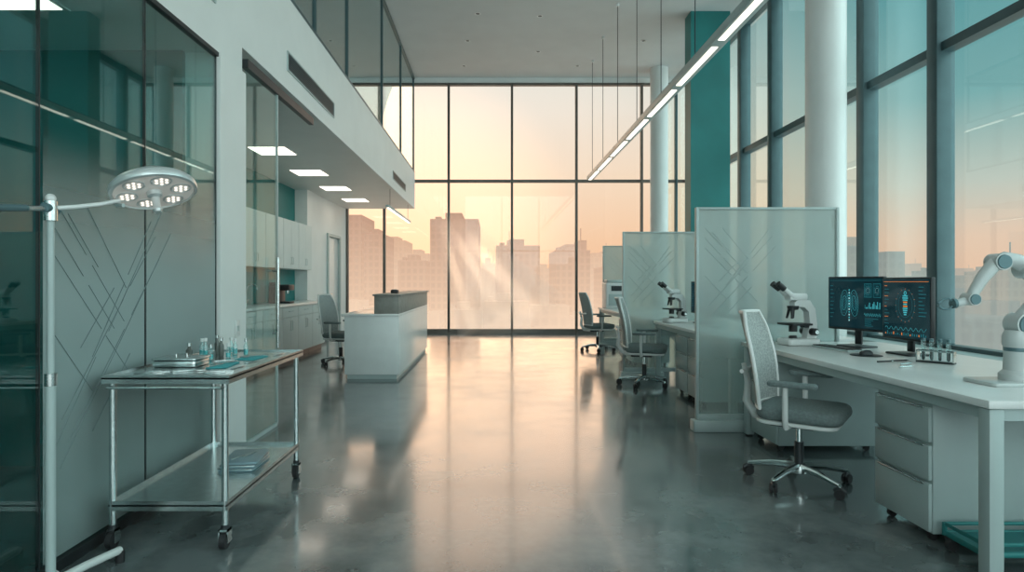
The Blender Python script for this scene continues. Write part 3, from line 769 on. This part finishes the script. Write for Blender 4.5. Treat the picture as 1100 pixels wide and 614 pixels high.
# ------------------------------------------------------------------ instrument cart
CX0, CX1, CY0, CY1, CZ = -1.88, -1.30, 2.95, 4.05, 0.848
ct = thing('instrument_trolley', 'stainless steel two-tier instrument trolley on casters', 'trolley', (CX0, CY0, 0))
W, L_ = CX1-CX0, CY1-CY0
def tray(m, x0, x1, y0, y1, z, rim, mt):
    m.box(x0, x1, y0, y1, z-0.008, z, mt)
    m.box(x0, x1, y0, y0+0.006, z-0.03, z+rim, mt).box(x0, x1, y1-0.006, y1, z-0.03, z+rim, mt)
    m.box(x0, x0+0.006, y0+0.006, y1-0.006, z-0.03, z+rim, mt).box(x1-0.006, x1, y0+0.006, y1-0.006, z-0.03, z+rim, mt)
m = M(); tray(m, -0.02, W+0.02, -0.02, L_+0.02, CZ-0.01, 0.01, STEEL); obj('top_shelf', m, ct)
m = M(); tray(m, 0.0, W, 0.0, L_, 0.215, 0.018, STEEL); obj('lower_shelf', m, ct)
for x in (0.015, W-0.015):
    for y in (0.015, L_-0.015):
        lg = obj('leg', M().cyl((x, y, 0.11), (x, y, CZ-0.02), 0.016, STEEL).cyl((x, y, 0.09), (x, y, 0.115), 0.02, DARK), ct)
        c_ = M().cyl((x-0.014, y-0.005, 0.04), (x+0.014, y-0.005, 0.04), 0.04, RUBBER).cyl((x-0.017, y-0.005, 0.04), (x+0.017, y-0.005, 0.04), 0.016, STEEL)
        c_.box(x-0.024, x-0.018, y-0.022, y+0.022, 0.03, 0.095, CHROME).box(x+0.018, x+0.024, y-0.022, y+0.022, 0.03, 0.095, CHROME).box(x-0.024, x+0.024, y-0.022, y+0.022, 0.085, 0.095, CHROME)
        obj('caster', c_, lg)
obj('push_rail', M().tube([(0.015, 0.0, 0.79), (0.015, -0.03, 0.79), (W-0.015, -0.03, 0.79), (W-0.015, 0.0, 0.79)], 0.007, STEEL, n=8), ct)
ZT = CZ-0.009
st_ = thing('steriliser_tray', 'lidded stainless instrument tray on the trolley top', 'tray', (-1.73, 3.36, ZT))
obj('tray_body', M().box(-0.12, 0.12, -0.09, 0.09, 0, 0.035, STEEL, b=0.01, r=0.02), st_)
obj('lid', M().box(-0.125, 0.125, -0.095, 0.095, 0.037, 0.048, STEEL, b=0.005, r=0.02), st_)
obj('handle', M().tube([(-0.03, 0, 0.048), (-0.03, 0, 0.065), (0.03, 0, 0.065), (0.03, 0, 0.048)], 0.004, CHROME, n=8), st_)
for i, (x, y, h, r_, mt) in enumerate([(-1.81, 3.60, 0.08, 0.018, AMBER), (-1.76, 3.70, 0.10, 0.016, GL_VIAL), (-1.69, 3.62, 0.07, 0.016, GL_VIAL), (-1.82, 3.78, 0.09, 0.016, GL_VIAL), (-1.70, 3.78, 0.095, 0.016, AMBER), (-1.62, 3.70, 0.07, 0.016, GL_VIAL), (-1.78, 3.90, 0.10, 0.016, AMBER), (-1.66, 3.89, 0.08, 0.016, GL_VIAL), (-1.57, 3.84, 0.085, 0.015, GL_VIAL), (-1.72, 3.97, 0.08, 0.016, GL_VIAL)]):
    bt = thing('medicine_bottle', 'small dark glass medicine bottle with pale cap' if mt is AMBER else 'small clear glass vial with pale cap', 'bottle', (x, y, ZT), group='bottles on trolley')
    obj('bottle_body', M().lathe([(r_*0.9, 0), (r_, 0.004), (r_, h*0.7), (r_*0.5, h*0.85), (r_*0.5, h)], mt, n=18), bt)
    obj('cap', M().cyl((0, 0, h), (0, 0, h+0.02), r_*0.65, PLAST if i % 2 else STEEL, n=16), bt)
    if mt is GL_VIAL: obj('liquid', M().lathe([(r_*0.85, 0.003), (r_*0.88, h*0.45)], LIQ, n=16), bt)
for (x, y, w2, d2, a) in ((-1.50, 3.36, 0.11, 0.24, 0.1), (-1.47, 3.68, 0.12, 0.2, -0.1)):
    obj('surgical_cloth', M().box(-w2/2, w2/2, -d2/2, d2/2, 0, 0.005, BLUE, b=0.002, r=0.01), loc=(x, y, ZT), rot=(0, 0, a), label='folded teal surgical cloth on the trolley top', cat='cloth', group='surgical cloths')
def scissors(loc, rz, zt):
    t = thing('surgical_scissors', 'steel surgical scissors laid on the trolley', 'scissors', (loc[0], loc[1], zt), rz, group='surgical tools')
    for s_ in (-1, 1):
        m = M().tube([(0.0, 0, 0.004), (0.035*1, s_*-0.004, 0.004), (0.08, s_*-0.001, 0.004)], 0.003, CHROME, n=6, rad=[0.004, 0.004, 0.001])
        m.tube([(0, 0, 0.004), (-0.05, s_*0.012, 0.004)], 0.003, CHROME, n=6)
        m.tube([(-0.066+0.016*math.cos(2*pi*k/14), s_*0.018+0.012*math.sin(2*pi*k/14), 0.004) for k in range(14)], 0.0028, CHROME, n=6, closed=True)
        obj('blade', m, t)
def scalpel(loc, rz, zt):
    t = thing('scalpel', 'slim steel scalpel laid on the trolley', 'scalpel', (loc[0], loc[1], zt), rz, group='surgical tools')
    obj('handle', M().box(-0.07, 0.04, -0.005, 0.005, 0.0, 0.005, STEEL, b=0.0015), t)
    obj('blade', M().prism([(0.04, -0.004), (0.075, 0.003), (0.068, 0.006), (0.04, 0.004)], 0.001, 0.003, 'z', CHROME), t)
scissors((-1.5, 3.40), 1.2, ZT+0.005); scissors((-1.47, 3.72), 0.9, ZT+0.005); scissors((-1.58, 3.14), 0.2, ZT)
scalpel((-1.52, 3.30), 1.5, ZT+0.005); scalpel((-1.39, 3.50), 1.3, ZT); scalpel((-1.38, 3.28), 1.4, ZT); scalpel((-1.58, 3.55), 0.4, ZT); scalpel((-1.36, 3.85), 1.5, ZT); scalpel((-1.42, 3.12), 0.3, ZT); scalpel((-1.40, 3.07), 0.2, ZT); scalpel((-1.75, 3.12), 0.15, ZT); scalpel((-1.75, 3.07), 0.1, ZT)
for i in range(3):
    t = thing('instrument_pack', 'flat blue-grey instrument pack stacked on the lower shelf', 'instrument pack', (-1.48, 3.60+0.01*i, 0.2155+0.0165*i), 0.06*i, group='stacked instrument packs')
    obj('pack_body', M().box(-0.1, 0.1, -0.14, 0.14, 0, 0.012, PACK, b=0.004, r=0.015), t)
    obj('pack_lid', M().box(-0.103, 0.103, -0.143, 0.143, 0.0115, 0.016, STEEL if i < 2 else PACK, b=0.001, r=0.015), t)
scalpel((-1.50, 3.58), 1.2, 0.2655); scalpel((-1.46, 3.64), 1.3, 0.2655)

# ------------------------------------------------------------------ surgical lamp
sl = thing('surgical_lamp', 'pale silver mobile surgical lamp with round led head', 'lamp', (-1.80, 2.46, 0))
bs = M().lathe([(0.05, 0.04), (0.055, 0.06), (0.04, 0.10), (0.024, 0.12)], PLAST)
for a in (80, 215, -20, 270):
    r0 = 0.36 if a not in (215,) else 0.15
    c_, s_ = math.cos(math.radians(a)), math.sin(math.radians(a))
    bs.tube([(0.03*c_, 0.03*s_, 0.075), (r0*0.5*c_, r0*0.5*s_, 0.07), (r0*c_, r0*s_, 0.055)], 0.018, PLAST, n=10)
    bs.cyl((r0*c_, r0*s_, 0.055), (r0*c_, r0*s_, 0.0), 0.02, RUBBER, n=12)
obj('base', bs, sl)
obj('pole', M().cyl((0, 0, 0.1), (0, 0, 0.9), 0.018, METALW).cyl((0, 0, 0.9), (0, 0, 1.58), 0.013, METALW).cyl((0, 0, 0.88), (0, 0, 0.93), 0.022, STEEL), sl)
obj('pivot_joint', M().cyl((0, 0, 1.55), (0, 0, 1.63), 0.024, STEEL).cyl((0.0, -0.035, 1.60), (0.0, 0.035, 1.60), 0.02, JOINT).ball((0, 0, 1.64), 0.02, PLAST), sl)
obj('counterweight_arm', M().tube([(0, 0, 1.60), (0, -0.14, 1.585), (0, -0.26, 1.57)], 0.01, STEEL).cyl((0, -0.13, 1.586), (0, -0.42, 1.555), 0.014, JOINT), sl)
obj('boom_arm', M().tube([(0, 0, 1.60), (0.05, 0.07, 1.615), (0.11, 0.14, 1.635), (0.16, 0.2, 1.66)], 0.009, PLAST), sl)
hd = obj('lamp_head', None, sl, (0.285, 0.24, 1.71), (math.radians(-12), math.radians(-17), 0.0))
hd.scale = (0.95, 0.95, 0.95)
obj('head_shell', M().lathe([(0.01, 0.088), (0.05, 0.086), (0.09, 0.076), (0.13, 0.058), (0.165, 0.036), (0.183, 0.018), (0.187, 0.002), (0.184, -0.012), (0.172, -0.016), (0.17, -0.008), (0.01, -0.008)], SILVER, n=48)
    .lathe([(0.05, 0.080), (0.05, 0.100), (0.04, 0.108), (0.001, 0.110)], METALW, n=28), hd)
obj('reflector_face', M().lathe([(0.169, -0.009), (0.168, -0.0105), (0.001, -0.0105)], LEDF, n=40), hd)
for k in range(6):
    a = 2*pi*k/6+0.3; rr = 0.115
    pod = obj('led_pod', M().lathe([(0.046, -0.010), (0.046, -0.014), (0.042, -0.015), (0.040, -0.012)], SILVER, (rr*math.cos(a), rr*math.sin(a), 0), n=24), hd)
    lens = M().lathe([(0.038, -0.011), (0.037, -0.0125)], LEDF, (rr*math.cos(a), rr*math.sin(a), 0), n=24)
    for q in range(6):
        aa = 2*pi*q/6
        lens.lathe([(0.007, -0.012), (0.007, -0.016), (0.004, -0.018), (0.001, -0.018)], LEDS, (rr*math.cos(a)+0.024*math.cos(aa), rr*math.sin(a)+0.024*math.sin(aa), 0), n=12)
    lens.lathe([(0.007, -0.012), (0.007, -0.016), (0.001, -0.018)], LEDS, (rr*math.cos(a), rr*math.sin(a), 0), n=12)
    obj('led_lens', lens, pod)
obj('sterile_handle', M().lathe([(0.034, -0.01), (0.032, -0.03), (0.018, -0.04), (0.016, -0.09), (0.021, -0.10), (0.015, -0.112)], SILVER, n=20), hd)
obj('yoke', M().tube([(-0.13, -0.04, -0.05), (-0.17, -0.02, -0.03), (-0.197, 0, 0.0), (-0.17, 0, 0.06), (-0.05, 0, 0.10)], 0.009, METALW), hd)

# ------------------------------------------------------------------ lab room contents
lb = thing('lab_bench', 'teal lab bench with pale top beyond the glass', 'bench', (-4.55, 1.5, 0))
obj('cabinet_body', M().box(0.0, 0.6, 0, 2.4, 0.08, 0.86, TEAL, b=0.004), lb)
obj('bench_top', M().box(0.0, 0.65, -0.02, 2.42, 0.86, 0.9, METALW, b=0.004), lb)
for k in range(4):
    dd = obj('door', M().box(0.6, 0.62, 0.01+0.6*k, 0.59+0.6*k, 0.1, 0.84, TEAL, b=0.003), lb)
    obj('handle', M().box(0.62, 0.64, 0.5+0.6*k, 0.52+0.6*k, 0.5, 0.75, STEEL), dd)
lo = thing('examination_stool', 'low padded bench beyond the glass partition', 'bench', (-2.75, 2.55, 0))
obj('seat_pad', M().box(-0.3, 0.3, -0.25, 0.25, 0.42, 0.5, METALW, b=0.02), lo)
for x in (-0.26, 0.26):
    for y in (-0.2, 0.2): obj('leg', M().cyl((x, y, 0), (x, y, 0.42), 0.015, STEEL), lo)

# ------------------------------------------------------------------ city
F1 = facade('facade_painted_haze_near', (0.60, 0.35, 0.24), (0.98, 0.68, 0.48), 0.01, 0.95)
F2 = facade('facade_painted_haze_mid', (0.78, 0.49, 0.33), (1.0, 0.72, 0.52), 0.01, 0.98, bw=1.7, rh=2.0)
F3 = facade('facade_painted_haze_far', (0.91, 0.60, 0.40), (1.0, 0.74, 0.55), 0.0, 0.99, bw=2.5, rh=2.5)
FR = facade('facade_painted_haze_cool', (0.27, 0.31, 0.31), (0.56, 0.47, 0.40), 0.01, 0.95)
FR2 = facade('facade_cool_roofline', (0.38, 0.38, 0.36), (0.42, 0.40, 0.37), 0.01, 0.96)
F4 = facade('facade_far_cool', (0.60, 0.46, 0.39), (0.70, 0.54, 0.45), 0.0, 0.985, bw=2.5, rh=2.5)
def building(x0, x1, y, zt, mt, dep=15, steps=0, label='high-rise tower block with painted sunset haze'):
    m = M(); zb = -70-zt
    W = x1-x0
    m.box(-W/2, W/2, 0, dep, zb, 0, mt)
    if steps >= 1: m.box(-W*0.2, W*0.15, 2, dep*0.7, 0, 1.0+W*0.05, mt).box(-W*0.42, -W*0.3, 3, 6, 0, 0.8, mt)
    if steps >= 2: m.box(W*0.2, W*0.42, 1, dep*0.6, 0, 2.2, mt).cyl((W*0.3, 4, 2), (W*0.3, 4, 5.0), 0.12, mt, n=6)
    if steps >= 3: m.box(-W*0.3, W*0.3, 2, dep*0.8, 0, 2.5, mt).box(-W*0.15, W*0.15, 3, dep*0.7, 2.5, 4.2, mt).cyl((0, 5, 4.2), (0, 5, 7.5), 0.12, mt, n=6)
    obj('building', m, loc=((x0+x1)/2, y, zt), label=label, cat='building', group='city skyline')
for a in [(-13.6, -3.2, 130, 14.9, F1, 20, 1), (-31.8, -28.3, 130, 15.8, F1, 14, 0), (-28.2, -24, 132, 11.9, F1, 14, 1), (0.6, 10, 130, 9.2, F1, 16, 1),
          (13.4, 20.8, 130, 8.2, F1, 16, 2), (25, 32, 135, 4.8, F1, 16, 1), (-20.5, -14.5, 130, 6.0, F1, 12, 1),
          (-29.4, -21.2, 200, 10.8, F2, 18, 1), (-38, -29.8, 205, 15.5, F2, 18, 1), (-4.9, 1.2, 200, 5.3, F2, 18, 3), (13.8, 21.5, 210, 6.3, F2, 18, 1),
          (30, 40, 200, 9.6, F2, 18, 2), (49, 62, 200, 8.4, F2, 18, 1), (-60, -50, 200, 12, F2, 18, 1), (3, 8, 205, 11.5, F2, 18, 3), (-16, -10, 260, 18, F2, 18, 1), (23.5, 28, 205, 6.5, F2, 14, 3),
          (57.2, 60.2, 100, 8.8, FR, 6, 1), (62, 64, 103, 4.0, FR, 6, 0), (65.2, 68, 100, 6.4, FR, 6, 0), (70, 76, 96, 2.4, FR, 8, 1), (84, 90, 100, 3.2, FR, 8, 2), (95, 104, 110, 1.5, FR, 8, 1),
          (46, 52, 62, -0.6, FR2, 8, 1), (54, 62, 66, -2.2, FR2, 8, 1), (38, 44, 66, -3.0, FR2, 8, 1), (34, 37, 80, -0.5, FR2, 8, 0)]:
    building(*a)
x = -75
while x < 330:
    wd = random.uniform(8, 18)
    building(x, x+wd*0.92, random.uniform(300, 330), random.uniform(1.5, 9.5), F3 if x < 95 else F4, 20, random.choice([0, 1, 2, 3]), 'faint distant tower block with painted haze')
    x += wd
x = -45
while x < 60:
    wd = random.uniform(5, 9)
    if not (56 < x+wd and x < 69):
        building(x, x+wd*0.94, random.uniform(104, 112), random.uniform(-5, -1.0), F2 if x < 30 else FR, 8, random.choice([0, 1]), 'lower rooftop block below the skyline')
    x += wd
GRD = mat('ground_haze_glow', (0.02, 0.015, 0.01), 0.9, emit=0.9, ec=(1.0, 0.70, 0.52))  # haze over the ground painted as a peach self-glow
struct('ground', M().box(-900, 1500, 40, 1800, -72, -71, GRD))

# ------------------------------------------------------------------ world
wd = bpy.data.worlds.new('dusk_sky'); scene.world = wd
wd.use_nodes = True
nt = wd.node_tree; N = nt.nodes; L = nt.links; N.clear()
out = N.new('ShaderNodeOutputWorld'); bg = N.new('ShaderNodeBackground'); L.new(bg.outputs[0], out.inputs[0])
tc = N.new('ShaderNodeTexCoord'); sp = N.new('ShaderNodeSeparateXYZ')
nm = N.new('ShaderNodeVectorMath'); nm.operation = 'NORMALIZE'
L.new(tc.outputs['Generated'], nm.inputs[0]); L.new(nm.outputs[0], sp.inputs[0])
def ramp(stops):
    r = N.new('ShaderNodeValToRGB'); cr = r.color_ramp
    while len(cr.elements) < len(stops): cr.elements.new(0.5)
    for e, (p, c) in zip(cr.elements, stops): e.position = p; e.color = (*c, 1)
    L.new(sp.outputs[2], r.inputs[0]); return r
warm = ramp([(0.0, (0.98, 0.55, 0.33)), (0.07, (1.0, 0.64, 0.41)), (0.16, (1.0, 0.75, 0.55)), (0.27, (0.96, 0.84, 0.72)), (0.40, (0.82, 0.85, 0.80)), (0.6, (0.70, 0.80, 0.78)), (1.0, (0.5, 0.62, 0.63))])
cool = ramp([(0.0, (0.98, 0.57, 0.40)), (0.06, (0.95, 0.61, 0.46)), (0.13, (0.66, 0.62, 0.54)), (0.24, (0.24, 0.44, 0.44)), (0.42, (0.10, 0.33, 0.36)), (0.65, (0.8, 1.0, 1.0)), (1.0, (0.8, 1.0, 1.0))])  # top stops brightened above the view as added cool fill
back = ramp([(0.0, (0.56, 0.61, 0.60)), (0.2, (0.52, 0.64, 0.635)), (1.0, (0.48, 0.61, 0.61))])
def smooth(sock, a, b_, lo=0.0, hi=1.0):
    r = N.new('ShaderNodeMapRange'); r.interpolation_type = 'SMOOTHSTEP'
    r.inputs[1].default_value = a; r.inputs[2].default_value = b_; r.inputs[3].default_value = lo; r.inputs[4].default_value = hi
    L.new(sock, r.inputs[0]); return r
dp = N.new('ShaderNodeVectorMath'); dp.operation = 'DOT_PRODUCT'; dp.inputs[1].default_value = (-0.10, 0.995, 0)
L.new(nm.outputs[0], dp.inputs[0])
mr = smooth(dp.outputs['Value'], 0.70, 0.96)
mb_ = smooth(dp.outputs['Value'], -0.1, 0.45, 1.0, 0.0)
mx = N.new('ShaderNodeMixRGB'); L.new(mr.outputs[0], mx.inputs[0]); L.new(cool.outputs[0], mx.inputs[1]); L.new(warm.outputs[0], mx.inputs[2])
m2 = N.new('ShaderNodeMixRGB'); L.new(mb_.outputs[0], m2.inputs[0]); L.new(mx.outputs[0], m2.inputs[1]); L.new(back.outputs[0], m2.inputs[2])
gd = N.new('ShaderNodeVectorMath'); gd.operation = 'DOT_PRODUCT'; gd.inputs[1].default_value = Vector((-0.13, 1, 0.09)).normalized()
L.new(nm.outputs[0], gd.inputs[0])
gr_ = smooth(gd.outputs['Value'], 0.96, 1.0)
gm = N.new('ShaderNodeMixRGB'); gm.blend_type = 'ADD'; gm.inputs[2].default_value = (0.5, 0.28, 0.14, 1)
L.new(gr_.outputs[0], gm.inputs[0]); L.new(m2.outputs[0], gm.inputs[1])
L.new(gm.outputs[0], bg.inputs[0])
s2 = N.new('ShaderNodeMath'); s2.operation = 'MULTIPLY_ADD'; s2.inputs[1].default_value = 3.1; s2.inputs[2].default_value = 1.0  # sky behind the camera boosted as unseen fill light
L.new(mb_.outputs[0], s2.inputs[0])
L.new(s2.outputs[0], bg.inputs[1])

# sun, almost completely diffused by the evening haze
sd_ = bpy.data.lights.new('sun', 'SUN'); sd_.energy = 0.3; sd_.angle = math.radians(30); sd_.color = (1.0, 0.58, 0.34)
so = bpy.data.objects.new('sun', sd_); COL.objects.link(so)
so.rotation_euler = (Vector((0.08, -1, -0.20))).to_track_quat('-Z', 'Y').to_euler()

# sun shafts imitated by added spot lamps in a cone of scattering air
hz = bpy.data.materials.new('beam_scatter'); nt, N, L = nodes(hz)
out = N.new('ShaderNodeOutputMaterial'); vs_ = N.new('ShaderNodeVolumeScatter')
vs_.inputs['Density'].default_value = 0.22; vs_.inputs['Anisotropy'].default_value = 0.5; vs_.inputs[0].default_value = (1, 0.97, 0.93, 1)
L.new(vs_.outputs[0], out.inputs['Volume'])
APEX = Vector((-1.9, 16.3, 4.0))
def ray(q, ang, e):
    l = bpy.data.lights.new('beam_spot', 'SPOT'); l.energy = e; l.spot_size = math.radians(ang); l.spot_blend = 0.8; l.color = (1.0, 0.72, 0.48); l.shadow_soft_size = 0.04
    o = bpy.data.objects.new('beam_spot', l); COL.objects.link(o); o.location = APEX
    o.rotation_euler = (Vector(q)-APEX).to_track_quat('-Z', 'Y').to_euler()
ray((0.6, 13.8, 0.0), 30, 1500)
ray((1.35, 13.8, 0.0), 8.5, 12000)
ray((0.55, 13.8, 0.0), 7, 9000)
ray((-0.3, 13.9, 0.0), 6.5, 8500)
Q = Vector((0.6, 13.8, 0.0)); Ln_ = (Q-APEX).length; tn = math.tan(math.radians(15.5))
m = M().tube([APEX.lerp(Q, 0.24), APEX.lerp(Q, 0.94)], 0.1, hz, n=32, rad=[Ln_*0.24*tn, Ln_*0.94*tn])
m.v = [(v[0], min(v[1], YF-0.15), max(v[2], 0.015)) for v in m.v]
a = obj('beam_volume', m, label='soft shaft of scattering air lit by added spot lamps', cat='light beam'); a['kind'] = 'stuff'

# ------------------------------------------------------------------ camera
cam = bpy.data.cameras.new('camera'); co = bpy.data.objects.new('camera', cam); COL.objects.link(co)
co.location = (0, 0, 1.3); co.rotation_euler = (pi/2, 0, 0)
cam.sensor_width = 36; cam.lens = 650/1100*36
cam.shift_x = 20/1100; cam.shift_y = -4/1100
cam.clip_end = 3000; cam.clip_start = 0.05
scene.camera = co
